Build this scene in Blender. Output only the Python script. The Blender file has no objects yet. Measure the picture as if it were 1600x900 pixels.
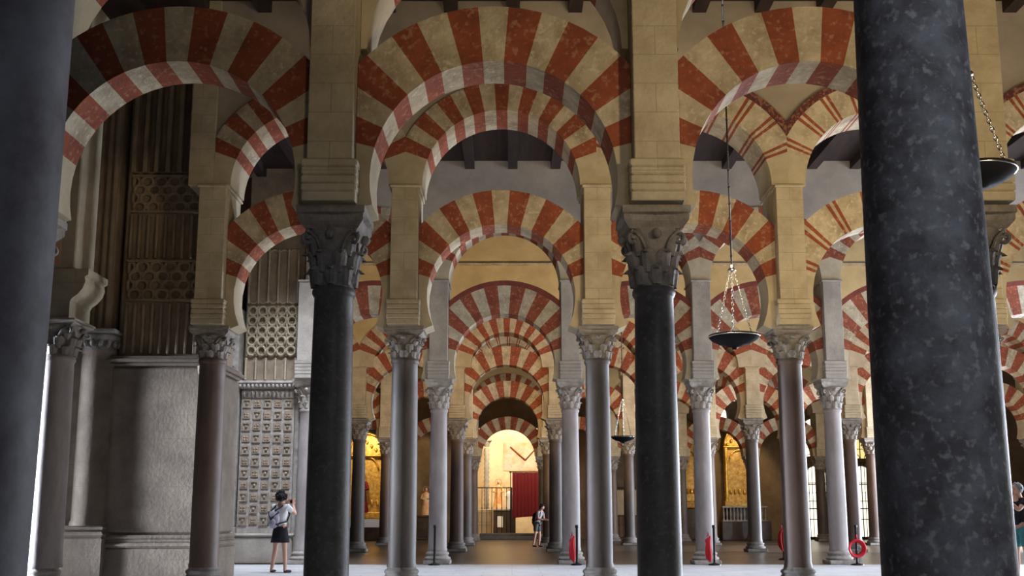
import bpy, math, random
from math import sin, cos, pi, radians, sqrt, atan2
from mathutils import Vector, Matrix, Quaternion

random.seed(7)
SC = bpy.context.scene
COL = SC.collection

# ------------------------------------------------------------------ camera
F_PX = 1600.0
cam_d = bpy.data.cameras.new('camera')
cam_d.sensor_width = 36.0
cam_d.lens = 36.0 * F_PX / 1600.0
cam_d.shift_y = 100.0 / 1600.0
cam_d.clip_start = 0.05
cam = bpy.data.objects.new('camera', cam_d)
COL.objects.link(cam)
cam.location = (0, 0, 1.17)
cam.rotation_euler = (radians(90 + 9.09), 0, 0)
SC.camera = cam

# ------------------------------------------------------------------ exposure and world
SC.view_settings.view_transform = 'Standard'
SC.view_settings.look = 'None'
SC.view_settings.gamma = 1
SC.view_settings.use_curve_mapping = False
SC.view_settings.exposure = 0.0
w = bpy.data.worlds.new('world'); SC.world = w; w.use_nodes = True
w.node_tree.nodes['Background'].inputs[0].default_value = (0.62, 0.66, 0.85, 1)
w.node_tree.nodes['Background'].inputs[1].default_value = 0.042


def area(name, loc, aim, sx, sy, power, color, spread=180):
    d = bpy.data.lights.new(name, 'AREA'); d.shape = 'RECTANGLE'
    d.size = sx; d.size_y = sy; d.energy = power; d.color = color; d.spread = radians(spread)
    o = bpy.data.objects.new(name, d); COL.objects.link(o)
    o.location = loc
    o.rotation_euler = (Vector(aim) - Vector(loc)).to_track_quat('-Z', 'Y').to_euler()
    return o


def spot(name, loc, aim, power, color, angle, blend=0.35, size=0.25):
    d = bpy.data.lights.new(name, 'SPOT'); d.energy = power; d.color = color
    d.spot_size = radians(angle); d.spot_blend = blend; d.shadow_soft_size = size
    o = bpy.data.objects.new(name, d); COL.objects.link(o)
    o.location = loc
    o.rotation_euler = (Vector(aim) - Vector(loc)).to_track_quat('-Z', 'Y').to_euler()
    return o


def point(name, loc, power, color, size=0.3):
    d = bpy.data.lights.new(name, 'POINT'); d.energy = power; d.color = color; d.shadow_soft_size = size
    o = bpy.data.objects.new(name, d); COL.objects.link(o); o.location = loc
    return o


GOLD = (1.0, 0.66, 0.31)
COOL = (0.78, 0.86, 1.0); WARM = (1.0, 0.76, 0.42); NEUT = (1.0, 0.93, 0.82)
# daylight from the doors at both ends of the aisles
area('daylight_right_aisle', (19.5, 21.8, 2.8), (-6, 21.6, 4.6), 3.5, 5.0, 2600, COOL)
area('daylight_far_right', (23.0, 38.2, 3.0), (0, 20, 2.6), 4.5, 5.0, 9000, COOL)
area('daylight_second_aisle', (15.5, 14.0, 2.6), (-6, 14.5, 4.6), 4.5, 4.5, 230, NEUT)
area('daylight_left_door', (-10.6, 16.95, 2.2), (-7.9, 17.15, 2.0), 0.6, 4.0, 300, COOL, 30)
area('daylight_behind', (3.5, -4.5, 6.5), (1.4, 3.4, 2.9), 3.0, 2.0, 34, COOL, 60)
# skylight in the vault of the aisle behind the third row
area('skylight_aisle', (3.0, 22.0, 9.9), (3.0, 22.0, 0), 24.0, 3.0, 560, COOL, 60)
area('added_fill_second_aisle', (1.0, 14.0, 9.9), (1.0, 14.0, 0), 12.0, 1.2, 210, NEUT, 32)  # added down-light, bounces off the near floor to lift the arch soffits
area('added_fill_buttress', (-4.6, 21.6, 9.9), (-6.2, 25.7, 2.0), 1.6, 1.6, 120, COOL, 50)  # added light aimed to brighten the coffered buttress, no opening above it
# warm lamps standing on the capitals, shining up at the arches
spot('uplight_front', (5.0, 4.2, 4.25), (3.3, 10.3, 8.3), 760, WARM, 84)
spot('uplight_front', (0.2, 4.2, 4.25), (0.3, 10.3, 8.0), 140, WARM, 84)
spot('uplight_front', (-3.4, 4.2, 4.25), (-3.4, 10.3, 8.0), 12, NEUT, 84)
for x, p in ((-3.5, 32), (-0.2, 125), (3.1, 400), (6.4, 460), (9.7, 300)):
    spot('uplight_second', (x, 11.6, 4.4), (x, 17.0, 8.0), p, WARM, 92)
for x, p in ((-3.5, 90), (-0.2, 110), (3.1, 60), (6.4, 60), (9.7, 60)):
    spot('uplight_third', (x, 19.0, 4.5), (x, 25.2, 8.2), p, NEUT, 92)
for x in (-3.5, -0.2, 3.1, 6.4, 9.7, 13.0, 16.3):
    dim = 1.0 if x < 5 else 0.55
    spot('uplight_fourth', (x, 27.3, 4.6), (x, 33.5, 8.6), 430 * dim, GOLD, 100)
    spot('uplight_fifth', (x, 36.0, 4.2), (x, 41.5, 7.0), 270 * dim, GOLD, 110)
    spot('uplight_sixth', (x, 43.2, 4.0), (x, 49.0, 6.4), 80 * dim, GOLD, 110)
for x, p in ((-7.3, 600), (-4.6, 120), (11.3, 260), (16.0, 20)):
    spot('altar_light', (x, 49.7, 5.4), (x, 51.8, 3.4), p, WARM, 80)

# ------------------------------------------------------------------ materials
MATS = {}


def mat(name, base, var=None, scale=4.0, detail=6, rough=0.8, bump=0.3, bscale=30, spec=0.3,
        brick=None, metal=0.0, stops=(0.35, 0.65), bdist=0.02, var2=None, emit=None, obj_rand=True, stretch=None):
    m = bpy.data.materials.new(name); m.use_nodes = True
    nt = m.node_tree; N = nt.nodes; L = nt.links
    b = N['Principled BSDF']
    b.inputs['Roughness'].default_value = rough
    b.inputs['Metallic'].default_value = metal
    b.inputs['Specular IOR Level'].default_value = spec
    b.inputs['Base Color'].default_value = (*base, 1)
    if emit:
        b.inputs['Emission Color'].default_value = (*emit[0], 1)
        b.inputs['Emission Strength'].default_value = emit[1]
    tc = N.new('ShaderNodeTexCoord'); mp = N.new('ShaderNodeMapping')
    L.new(tc.outputs['Object'], mp.inputs[0])
    if stretch: mp.inputs['Scale'].default_value = stretch
    if obj_rand:
        oi = N.new('ShaderNodeObjectInfo'); mu = N.new('ShaderNodeMath'); mu.operation = 'MULTIPLY'
        mu.inputs[1].default_value = 37.0
        L.new(oi.outputs['Random'], mu.inputs[0]); L.new(mu.outputs[0], mp.inputs['Location'])
    colout = None
    if var:
        n = N.new('ShaderNodeTexNoise'); n.inputs['Scale'].default_value = scale
        n.inputs['Detail'].default_value = detail; n.inputs['Roughness'].default_value = 0.65
        L.new(mp.outputs[0], n.inputs['Vector'])
        r = N.new('ShaderNodeValToRGB'); r.color_ramp.elements[0].position = stops[0]
        r.color_ramp.elements[1].position = stops[1]
        r.color_ramp.elements[0].color = (*base, 1); r.color_ramp.elements[1].color = (*var, 1)
        L.new(n.outputs['Fac'], r.inputs[0]); colout = r.outputs[0]
        if var2:
            n2 = N.new('ShaderNodeTexNoise'); n2.inputs['Scale'].default_value = scale * 5
            n2.inputs['Detail'].default_value = 4
            L.new(mp.outputs[0], n2.inputs['Vector'])
            r2 = N.new('ShaderNodeValToRGB'); r2.color_ramp.elements[0].position = 0.55
            r2.color_ramp.elements[1].position = 0.68
            r2.color_ramp.elements[0].color = (0, 0, 0, 1); r2.color_ramp.elements[1].color = (0.75, 0.75, 0.75, 1)
            L.new(n2.outputs['Fac'], r2.inputs[0])
            mx = N.new('ShaderNodeMix'); mx.data_type = 'RGBA'
            L.new(r2.outputs[0], mx.inputs[0]); L.new(colout, mx.inputs[6]); mx.inputs[7].default_value = (*var2, 1)
            colout = mx.outputs[2]
    height = None
    if brick:
        bw, bh, mort, mcol, axes = brick
        sx = N.new('ShaderNodeSeparateXYZ'); cx = N.new('ShaderNodeCombineXYZ')
        L.new(tc.outputs['Object'], sx.inputs[0])
        if axes == 'xz': L.new(sx.outputs[0], cx.inputs[0]); L.new(sx.outputs[2], cx.inputs[1])
        elif axes == 'yz': L.new(sx.outputs[1], cx.inputs[0]); L.new(sx.outputs[2], cx.inputs[1])
        else: L.new(sx.outputs[0], cx.inputs[0]); L.new(sx.outputs[1], cx.inputs[1])
        bt = N.new('ShaderNodeTexBrick'); bt.inputs['Scale'].default_value = 1.0
        bt.inputs['Brick Width'].default_value = bw; bt.inputs['Row Height'].default_value = bh
        bt.inputs['Mortar Size'].default_value = mort; bt.inputs['Mortar Smooth'].default_value = 0.4
        L.new(cx.outputs[0], bt.inputs[0])
        mx = N.new('ShaderNodeMix'); mx.data_type = 'RGBA'
        L.new(bt.outputs['Fac'], mx.inputs[0])
        if colout: L.new(colout, mx.inputs[6])
        else: mx.inputs[6].default_value = (*base, 1)
        mx.inputs[7].default_value = (*mcol, 1)
        colout = mx.outputs[2]
        height = bt.outputs['Fac']
    if colout: L.new(colout, b.inputs['Base Color'])
    if bump:
        n3 = N.new('ShaderNodeTexNoise'); n3.inputs['Scale'].default_value = bscale; n3.inputs['Detail'].default_value = 5
        L.new(mp.outputs[0], n3.inputs['Vector'])
        bp = N.new('ShaderNodeBump'); bp.inputs['Strength'].default_value = bump; bp.inputs['Distance'].default_value = bdist
        L.new(n3.outputs['Fac'], bp.inputs['Height']); L.new(bp.outputs[0], b.inputs['Normal'])
    MATS[name] = m
    return m


mat('cream_voussoir', (0.54, 0.47, 0.345), (0.31, 0.25, 0.17), 3.0, 10, 0.85, 0.6, 25, var2=(0.60, 0.53, 0.42))
mat('red_voussoir', (0.30, 0.08, 0.038), (0.18, 0.047, 0.027), 3.0, 10, 0.85, 0.4, 30, var2=(0.38, 0.19, 0.12))
mat('plain_stone', (0.50, 0.43, 0.31), (0.38, 0.32, 0.22), 1.8, 8, 0.85, 0.35, 20)
mat('pier_stone', (0.52, 0.455, 0.33), (0.36, 0.30, 0.205), 2.2, 10, 0.85, 0.55, 22, brick=(0.9, 0.31, 0.004, (0.30, 0.25, 0.17), 'xz'))
mat('grey_stone', (0.40, 0.36, 0.31), (0.27, 0.24, 0.21), 2.0, 8, 0.85, 0.4, 20)
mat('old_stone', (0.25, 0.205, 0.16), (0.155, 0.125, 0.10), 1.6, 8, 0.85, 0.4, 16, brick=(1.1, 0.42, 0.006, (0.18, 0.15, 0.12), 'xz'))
mat('carved_stone', (0.36, 0.28, 0.20), (0.22, 0.17, 0.125), 2.2, 8, 0.85, 0.5, 18)
mat('plaster', (0.42, 0.36, 0.30), (0.30, 0.26, 0.22), 0.9, 6, 0.9, 0.15, 12)
mat('ochre_plaster', (0.60, 0.48, 0.26), (0.46, 0.36, 0.19), 1.1, 6, 0.9, 0.15, 12)
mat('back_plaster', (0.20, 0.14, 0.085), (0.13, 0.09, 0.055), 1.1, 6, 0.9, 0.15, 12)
mat('near_granite', (0.105, 0.095, 0.095), (0.25, 0.245, 0.26), 7, 12, 0.6, 0.5, 14, spec=0.15, stops=(0.4, 0.72), var2=(0.36, 0.345, 0.33), bdist=0.01)
mat('left_granite', (0.055, 0.048, 0.048), (0.13, 0.125, 0.135), 3.0, 8, 0.65, 0.2, 12, spec=0.18, bdist=0.01)
mat('dark_granite', (0.085, 0.075, 0.07), (0.13, 0.115, 0.105), 4, 8, 0.45, 0.2, 30, spec=0.18, var2=(0.17, 0.15, 0.13), bdist=0.008)
mat('brown_marble', (0.10, 0.065, 0.05), (0.155, 0.105, 0.082), 3, 8, 0.55, 0.2, 24, spec=0.4, bdist=0.008, stretch=(1, 1, 0.35))
mat('grey_marble', (0.125, 0.10, 0.085), (0.075, 0.06, 0.052), 3, 8, 0.55, 0.25, 24, spec=0.4, bdist=0.008, stretch=(1, 1, 0.35))
mat('pale_marble', (0.38, 0.335, 0.32), (0.25, 0.215, 0.205), 3, 8, 0.55, 0.2, 24, spec=0.4, bdist=0.008, stretch=(1, 1, 0.35))
mat('capital_stone', (0.30, 0.27, 0.24), (0.17, 0.155, 0.14), 6, 8, 0.7, 0.6, 30)
mat('pale_capital', (0.42, 0.38, 0.34), (0.24, 0.215, 0.19), 6, 8, 0.7, 0.6, 30)
mat('white_marble', (0.62, 0.62, 0.62), (0.48, 0.48, 0.50), 1.2, 8, 0.42, 0.04, 8, brick=(1.2, 0.6, 0.008, (0.33, 0.32, 0.32), 'xy'), obj_rand=False)
mat('shaded_brown_floor', (0.20, 0.155, 0.115), (0.14, 0.105, 0.08), 1.2, 8, 0.3, 0.04, 8, brick=(1.2, 0.6, 0.01, (0.09, 0.07, 0.06), 'xy'), obj_rand=False)  # brown carries the shade beyond the daylit marble
mat('dark_wood', (0.02, 0.013, 0.012), (0.04, 0.024, 0.02), 3, 6, 0.7, 0.3, 20, stretch=(4, 0.4, 1))
mat('hood_red', (0.22, 0.055, 0.035), (0.15, 0.04, 0.03), 6, 6, 0.85, 0.3, 40)
mat('maroon_band', (0.10, 0.03, 0.03), (0.26, 0.12, 0.08), 16, 3, 0.85, 0.2, 40, stops=(0.5, 0.58))
mat('black_metal', (0.012, 0.012, 0.015), None, rough=0.4, bump=0, metal=0.4, spec=0.5)
mat('lamp_black', (0.012, 0.012, 0.016), None, rough=0.85, bump=0, spec=0.1)
mat('rim_metal', (0.75, 0.72, 0.66), None, rough=0.25, bump=0, metal=1.0)
mat('gold', (0.85, 0.55, 0.12), (0.45, 0.25, 0.05), 5, 6, 0.35, 0.5, 14, metal=0.7)
mat('gold_dark', (0.30, 0.16, 0.04), (0.60, 0.38, 0.10), 7, 6, 0.45, 0.5, 16, metal=0.4)
mat('red_cloth', (0.13, 0.008, 0.012), (0.13, 0.005, 0.01), 2, 4, 0.8, 0.2, 8)
mat('white_cloth', (0.75, 0.75, 0.76), None, rough=0.85, bump=0.2, bscale=14)
mat('red_rope', (0.55, 0.02, 0.03), None, rough=0.7, bump=0.4, bscale=80)
mat('window_light', (0.9, 0.85, 0.6), None, bump=0, emit=((1.0, 0.93, 0.72), 1.6))
mat('window_gold', (0.9, 0.75, 0.3), None, bump=0, emit=((1.0, 0.80, 0.30), 1.0))
mat('painting_dark', (0.025, 0.018, 0.014), (0.07, 0.04, 0.025), 2.5, 5, 0.35, 0)
mat('skin', (0.62, 0.36, 0.27), None, rough=0.55, bump=0)
mat('hair_black', (0.012, 0.010, 0.010), None, rough=0.6, bump=0.8, bscale=60)
mat('hair_grey', (0.30, 0.30, 0.32), None, rough=0.6, bump=0.8, bscale=60)
mat('navy_strap', (0.018, 0.022, 0.04), None, rough=0.7, bump=0.2)
mat('bag_grey', (0.38, 0.36, 0.42), None, rough=0.8, bump=0.2)
mat('skirt_black', (0.012, 0.012, 0.018), None, rough=0.8, bump=0.3, bscale=20)
mat('grey_cloth', (0.42, 0.40, 0.40), None, rough=0.8, bump=0.2)
mat('shorts_grey', (0.10, 0.11, 0.10), None, rough=0.8, bump=0.2)
mat('teal_cloth', (0.06, 0.22, 0.24), None, rough=0.8, bump=0.2)
mat('chapel_wall', (0.80, 0.66, 0.44), (0.60, 0.44, 0.26), 1.0, 8, 0.9, 0.1, 10)
mat('fresco', (0.62, 0.50, 0.38), (0.62, 0.30, 0.12), 1.6, 3, 0.9, 0.1, 10, var2=(0.28, 0.33, 0.48))
mat('robe_orange', (0.75, 0.28, 0.08), (0.8, 0.6, 0.35), 4, 3, 0.7, 0.2)
M = MATS


# ------------------------------------------------------------------ mesh helpers
class MB:
    def __init__(s):
        s.v = []; s.f = []; s.m = []; s.sm = []

    def add(s, vs, fs, mi=0, smooth=False):
        b = len(s.v); s.v += [tuple(v) for v in vs]
        for f in fs:
            s.f.append(tuple(b + i for i in f)); s.m.append(mi); s.sm.append(smooth)

    def box(s, x0, x1, y0, y1, z0, z1, mi=0):
        vs = [(x0, y0, z0), (x1, y0, z0), (x1, y1, z0), (x0, y1, z0), (x0, y0, z1), (x1, y0, z1), (x1, y1, z1), (x0, y1, z1)]
        s.add(vs, [(0, 3, 2, 1), (4, 5, 6, 7), (0, 1, 5, 4), (1, 2, 6, 5), (2, 3, 7, 6), (3, 0, 4, 7)], mi)

    def cbox(s, cx, cy, z0, sx, sy, h, c=0.015, mi=0):
        """box with chamfered vertical and horizontal edges"""
        def ring(ins, z):
            x0, x1, y0, y1 = cx - sx / 2 + ins, cx + sx / 2 - ins, cy - sy / 2 + ins, cy + sy / 2 - ins
            return [(x0 + c, y0, z), (x1 - c, y0, z), (x1, y0 + c, z), (x1, y1 - c, z), (x1 - c, y1, z), (x0 + c, y1, z), (x0, y1 - c, z), (x0, y0 + c, z)]
        rs = [ring(c, z0), ring(0, z0 + c), ring(0, z0 + h - c), ring(c, z0 + h)]
        vs = [p for r in rs for p in r]; fs = []
        for k in range(3):
            for i in range(8):
                j = (i + 1) % 8; fs.append((k * 8 + i, k * 8 + j, k * 8 + 8 + j, k * 8 + 8 + i))
        fs.append(tuple(reversed(range(8)))); fs.append(tuple(range(24, 32)))
        s.add(vs, fs, mi)

    def lathe(s, prof, n=24, cx=0, cy=0, mi=0, smooth=True, capb=True, capt=True, a0=0, a1=2 * pi):
        vs = []; fs = []
        full = abs(a1 - a0 - 2 * pi) < 1e-6
        m = n if full else n + 1
        for r, z in prof:
            for i in range(m):
                a = a0 + (a1 - a0) * i / n
                vs.append((cx + r * cos(a), cy + r * sin(a), z))
        for k in range(len(prof) - 1):
            for i in range(n):
                j = (i + 1) % m
                fs.append((k * m + i, k * m + j, (k + 1) * m + j, (k + 1) * m + i))
        s.add(vs, fs, mi, smooth)
        if full:
            if capb: s.add([vs[i] for i in range(m)], [tuple(reversed(range(m)))], mi)
            if capt: s.add([vs[(len(prof) - 1) * m + i] for i in range(m)], [tuple(range(m))], mi)

    def tube(s, pts, r, n=8, mi=0, closed=False, smooth=True):
        pts = [Vector(p) for p in pts]; K = len(pts)
        rs = r if isinstance(r, (list, tuple)) else [r] * K
        vs = []; fs = []; prev = None
        for i, p in enumerate(pts):
            if closed: t = pts[(i + 1) % K] - pts[i - 1]
            else: t = pts[min(i + 1, K - 1)] - pts[max(i - 1, 0)]
            t.normalize()
            if prev is None:
                u = t.orthogonal().normalized()
            else:
                u = (prev - t * prev.dot(t))
                u = u.normalized() if u.length > 1e-6 else t.orthogonal().normalized()
            prev = u; vv = t.cross(u)
            for k in range(n):
                a = 2 * pi * k / n
                vs.append(p + (u * cos(a) + vv * sin(a)) * rs[i])
        for i in range(K if closed else K - 1):
            j = (i + 1) % K
            for k in range(n):
                l = (k + 1) % n
                fs.append((i * n + k, i * n + l, j * n + l, j * n + k))
        if not closed:
            fs.append(tuple(reversed(range(n)))); fs.append(tuple((K - 1) * n + k for k in range(n)))
        s.add(vs, fs, mi, smooth)

    def ellipsoid(s, c, r, n=12, m=8, mi=0):
        vs = [(c[0], c[1], c[2] - r[2])]; fs = []
        for j in range(1, m):
            ph = -pi / 2 + pi * j / m
            for i in range(n):
                a = 2 * pi * i / n
                vs.append((c[0] + r[0] * cos(ph) * cos(a), c[1] + r[1] * cos(ph) * sin(a), c[2] + r[2] * sin(ph)))
        vs.append((c[0], c[1], c[2] + r[2]))
        for i in range(n):
            k = (i + 1) % n
            fs.append((0, 1 + k, 1 + i)); fs.append((len(vs) - 1, 1 + (m - 2) * n + i, 1 + (m - 2) * n + k))
            for j in range(m - 2):
                fs.append((1 + j * n + i, 1 + j * n + k, 1 + (j + 1) * n + k, 1 + (j + 1) * n + i))
        s.add(vs, fs, mi, True)

    def extrude_y(s, poly, y0, y1, mi=0):
        """poly: list of (x,z); prism between y0 and y1"""
        n = len(poly)
        vs = [(x, y0, z) for x, z in poly] + [(x, y1, z) for x, z in poly]
        fs = [tuple(range(n)), tuple(reversed(range(n, 2 * n)))]
        for i in range(n):
            j = (i + 1) % n; fs.append((i, i + n, j + n, j))
        s.add(vs, fs, mi)

    def mesh(s, name):
        me = bpy.data.meshes.new(name); me.from_pydata(s.v, [], s.f)
        me.polygons.foreach_set('material_index', s.m); me.polygons.foreach_set('use_smooth', s.sm)
        me.update(); return me

    def build(s, name, mats, parent=None, loc=(0, 0, 0), rot=(0, 0, 0)):
        me = s.mesh(name)
        if not isinstance(mats, (list, tuple)): mats = [mats]
        for k in mats: me.materials.append(M[k])
        return place(name, me, parent, loc, rot)


def place(name, me, parent=None, loc=(0, 0, 0), rot=(0, 0, 0), scale=(1, 1, 1)):
    o = bpy.data.objects.new(name, me); COL.objects.link(o)
    o.parent = parent; o.location = loc; o.rotation_euler = rot; o.scale = scale
    return o


def tag(o, label, cat, group=None, kind='thing'):
    o['label'] = label; o['category'] = cat; o['kind'] = kind
    if group: o['group'] = group
    return o


def thing(name, loc, label, cat, group=None, rz=0):
    o = bpy.data.objects.new(name, None); COL.objects.link(o)
    o.empty_display_size = 0.2
    o.location = loc; o.rotation_euler = (0, 0, rz)
    return tag(o, label, cat, group)


def struct(o):
    o['kind'] = 'structure'; return o


def copy_tree(o, parent=None):
    c = o.copy(); COL.objects.link(c); c.parent = parent
    for ch in [x for x in bpy.data.objects if x.parent == o]:
        copy_tree(ch, c)
    return c


# ------------------------------------------------------------------ rows of the hall
S = 3.3
CX = [-1.837 + S * k for k in range(-3, 9)]        # index 3 and 4 flank the central passage


def cx(k): return -1.837 + S * k                  # k=0 left of the passage, k=1 right


ROWS = {
    'a': dict(Y=3.44, cap=4.28, sh=3.55, li=5.85, le=6.46, ui=None),
    'b': dict(Y=10.34, cap=4.28, sh=3.48, li=5.85, le=6.46, imp=6.05, ui=7.40, ue=7.95),
    'c': dict(Y=17.40, cap=4.35, sh=3.82, li=6.15, le=6.76, imp=6.79, ui=8.15, ue=8.66),
    'd': dict(Y=25.70, cap=4.55, sh=3.82, li=6.22, le=6.95, imp=7.05, ui=8.46, ue=8.97),
    'e': dict(Y=34.50, cap=4.39, sh=3.70, li=6.21, le=6.85, imp=6.10, ui=7.30, ue=7.90),
    'f': dict(Y=42.00, cap=4.30, sh=3.66, li=5.99, le=6.65, imp=6.85, ui=8.20, ue=8.75),
    'g': dict(Y=49.00, cap=3.95, sh=3.35, li=5.26, le=5.85, imp=6.0, ui=7.3, ue=7.9),
}
RNAME = dict(a='nearest row', b='second row', c='third row', d='fourth row', e='fifth row', f='sixth row', g='farthest row')
ORD = {1: 'first', 2: 'second', 3: 'third', 4: 'fourth', 5: 'fifth', 6: 'sixth', 7: 'seventh', 8: 'eighth', 9: 'ninth'}
CEIL = 10.2
CEIL2 = 11.3


def where_col(k):
    if k <= 0: return ('%s left of the central passage' % ORD[1 - k])
    return ('%s right of the central passage' % ORD[k])


def where_bay(k):
    if k == 0: return 'over the central passage'
    if k < 0: return '%s bay left of centre' % ORD[-k]
    return '%s bay right of centre' % ORD[k]


# ------------------------------------------------------------------ floor, ceiling, far walls
f = MB(); f.box(-16, 30, -4, 25.35, -0.2, 0); struct(f.build('floor', 'white_marble'))
f = MB(); f.box(-16, 30, 25.35, 60, -0.2, -0.005); struct(f.build('floor', 'shaded_brown_floor'))  # light-to-shade line on the floor painted as a colour change
for y0_, y1_, zc_ in ((-4, 26.12, CEIL), (26.12, 60, CEIL2)):
    c = MB(); c.box(-16, 30, y0_, y1_, zc_, zc_ + 0.2)
    x = -15.5
    while x < 30:
        c.box(x, x + 0.24, y0_, y1_, zc_ - 0.22, zc_ + 0.01); x += 1.1
    struct(c.build('ceiling', 'dark_wood'))
c = MB(); c.box(-16, 30, 26.12, 26.3, CEIL - 0.1, CEIL2); struct(c.build('wall_ceiling_step', 'plaster'))
c = MB(); c.cbox(7, 34.03, 9.6, 30, 0.12, 0.1, 0.02); struct(c.build('trim_1', 'cream_voussoir'))


# ------------------------------------------------------------------ column pieces
def base_mesh():
    b = MB()
    b.cbox(0, 0, 0, 0.66, 0.66, 0.10, 0.012)
    b.lathe([(0.30, 0.10), (0.325, 0.12), (0.33, 0.145), (0.315, 0.17), (0.285, 0.185), (0.27, 0.205), (0.268, 0.225),
             (0.285, 0.24), (0.29, 0.262), (0.275, 0.285), (0.245, 0.30), (0.235, 0.33)], 28)
    return b.mesh('base')


def shaft_mesh(h, rb=0.228, rt=0.203):
    b = MB(); prof = [(rb + 0.012, 0.0), (rb + 0.012, 0.04), (rb, 0.07)]
    for i in range(1, 11):
        t = i / 10; prof.append((rb + (rt - rb) * t + 0.006 * sin(pi * t), 0.07 + (h - 0.17) * t))
    prof += [(rt + 0.012, h - 0.085), (rt + 0.024, h - 0.06), (rt + 0.024, h - 0.03), (rt + 0.010, h)]
    b.lathe(prof, 32)
    return b.mesh('shaft')


def capital_mesh():
    """leafy capital, unit: 0.56 high"""
    b = MB()
    bell = [(0.205, 0.0), (0.205, 0.05), (0.21, 0.15), (0.222, 0.28), (0.245, 0.40), (0.285, 0.50), (0.31, 0.56)]
    b.lathe(bell, 24)

    def br(z):
        for (r0, z0), (r1, z1) in zip(bell, bell[1:]):
            if z0 <= z <= z1: return r0 + (r1 - r0) * (z - z0) / (z1 - z0)
        return bell[-1][0]

    def leaf(a, z0, z1, hw, curl):
        rows = []
        for i in range(7):
            t = i / 6
            if t < 0.8: z = z0 + (z1 - z0) * (t / 0.8); out = 0.018 + 0.012 * sin(pi * t)
            else: z = z1 - (t - 0.8) / 0.2 * 0.045; out = 0.03 + curl * ((t - 0.8) / 0.2)
            if 0.55 < t <= 0.8: out += curl * 0.45 * ((t - 0.55) / 0.25)
            wd = hw * (0.75 + 0.5 * sin(pi * min(1, t * 1.0)) ** 0.7) * (1 if t < 0.75 else 1 - (t - 0.75) * 1.9)
            rows.append((br(min(z, 0.56)) + out, z, wd))
        vs = []; fs = []
        for r, z, wd in rows:
            for j, u in enumerate((-1, -0.5, 0, 0.5, 1)):
                rr = r - 0.012 * u * u + (0.012 if j % 2 == 1 else (0.02 if u == 0 else -0.012))
                aa = a + u * wd / r
                vs.append((rr * cos(aa), rr * sin(aa), z))
        for i in range(6):
            for j in range(4):
                fs.append((i * 5 + j, i * 5 + j + 1, i * 5 + j + 6, i * 5 + j + 5))
        b.add(vs, fs, 0, False)
    for i in range(8):
        leaf(2 * pi * i / 8, 0.01, 0.20, 0.075, 0.055)
        leaf(2 * pi * (i + .5) / 8, 0.13, 0.36, 0.075, 0.065)
    for i in range(4):
        a = pi / 4 + pi / 2 * i
        leaf(a, 0.30, 0.50, 0.07, 0.07)
        d = Vector((cos(a), sin(a), 0)); pts = []; t = Vector((-sin(a), cos(a), 0))
        for k in range(15):
            th = k / 14 * 2.6 * pi; r = 0.075 * (1 - k / 17)
            pts.append(d * (0.355 + r * cos(th + pi / 2) * 1.0) + Vector((0, 0, 0.47 + r * sin(th + pi / 2))))
        b.tube(pts, 0.022, 6)
        for sgn in (-1, 1):
            b.tube([d * 0.25 + Vector((0, 0, 0.36)) + t * 0.10 * sgn, d * 0.29 + Vector((0, 0, 0.46)) + t * 0.08 * sgn,
                    d * 0.34 + Vector((0, 0, 0.53)) + t * 0.03 * sgn], 0.018, 6)
        # rosette at the middle of each side
        a2 = pi / 2 * i
        b.ellipsoid((0.315 * cos(a2), 0.315 * sin(a2), 0.50), (0.05, 0.05, 0.05), 8, 6)
    return b.mesh('capital')


def abacus_mesh():
    """concave-sided slab on two steps, unit: 0.2 high"""
    b = MB()

    def ring(hw, sag, z):
        pts = []
        for s_ in range(4):
            a = pi / 2 * s_
            for i in range(6):
                t = -1 + 2 * i / 6
                x, y = hw - sag * (1 - t * t), hw * t
                pts.append((x * cos(a) - y * sin(a), x * sin(a) + y * cos(a), z))
        return pts
    rs = [ring(0.27, 0.04, 0.0), ring(0.315, 0.05, 0.05), ring(0.33, 0.05, 0.07), ring(0.33, 0.04, 0.12), ring(0.345, 0.0, 0.135),
          ring(0.345, 0.0, 0.20)]
    vs = [p for r in rs for p in r]; n = 24; fs = []
    for k in range(len(rs) - 1):
        for i in range(n):
            j = (i + 1) % n; fs.append((k * n + i, k * n + j, k * n + n + j, k * n + n + i))
    fs.append(tuple(reversed(range(n)))); fs.append(tuple((len(rs) - 1) * n + i for i in range(n)))
    b.add(vs, fs)
    return b.mesh('abacus')


ME_BASE = base_mesh(); ME_CAP = capital_mesh(); ME_ABA = abacus_mesh()
_cache = {}


def with_mat(me, m):
    key = (me.name, m)
    if key not in _cache:
        c_ = me.copy(); c_.materials.clear(); c_.materials.append(M[m]); _cache[key] = c_
    return _cache[key]


def column(row, k, shaft_mat, look, cap_mat='capital_stone', rb=0.228, rt=0.203, lean=(0, 0), dx=0):
    R = ROWS[row]
    o = thing('column', (cx(k) + dx, R['Y'], 0), '%s, %s, %s' % (look, where_col(k), RNAME[row]), 'column',
              'columns of the %s of arches' % RNAME[row])
    h = R['sh'] - 0.33
    key = ('shaft', round(h, 3), rb, rt)
    if key not in _cache: _cache[key] = shaft_mesh(h, rb, rt)
    place('base', with_mat(ME_BASE, cap_mat), o)
    place('shaft', with_mat(_cache[key], shaft_mat), o, (0, 0, 0.33))
    H = R['cap'] - R['sh']; hc = H * 0.72
    place('capital', with_mat(ME_CAP, cap_mat), o, (0, 0, R['sh']), (0, 0, 0), (1, 1, hc / 0.56))
    place('abacus', with_mat(ME_ABA, cap_mat), o, (0, 0, R['sh'] + hc), (0, 0, 0), (1, 1, (H - hc) / 0.20))
    o.rotation_euler = (0, radians(lean[0]), 0)
    return o


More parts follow.
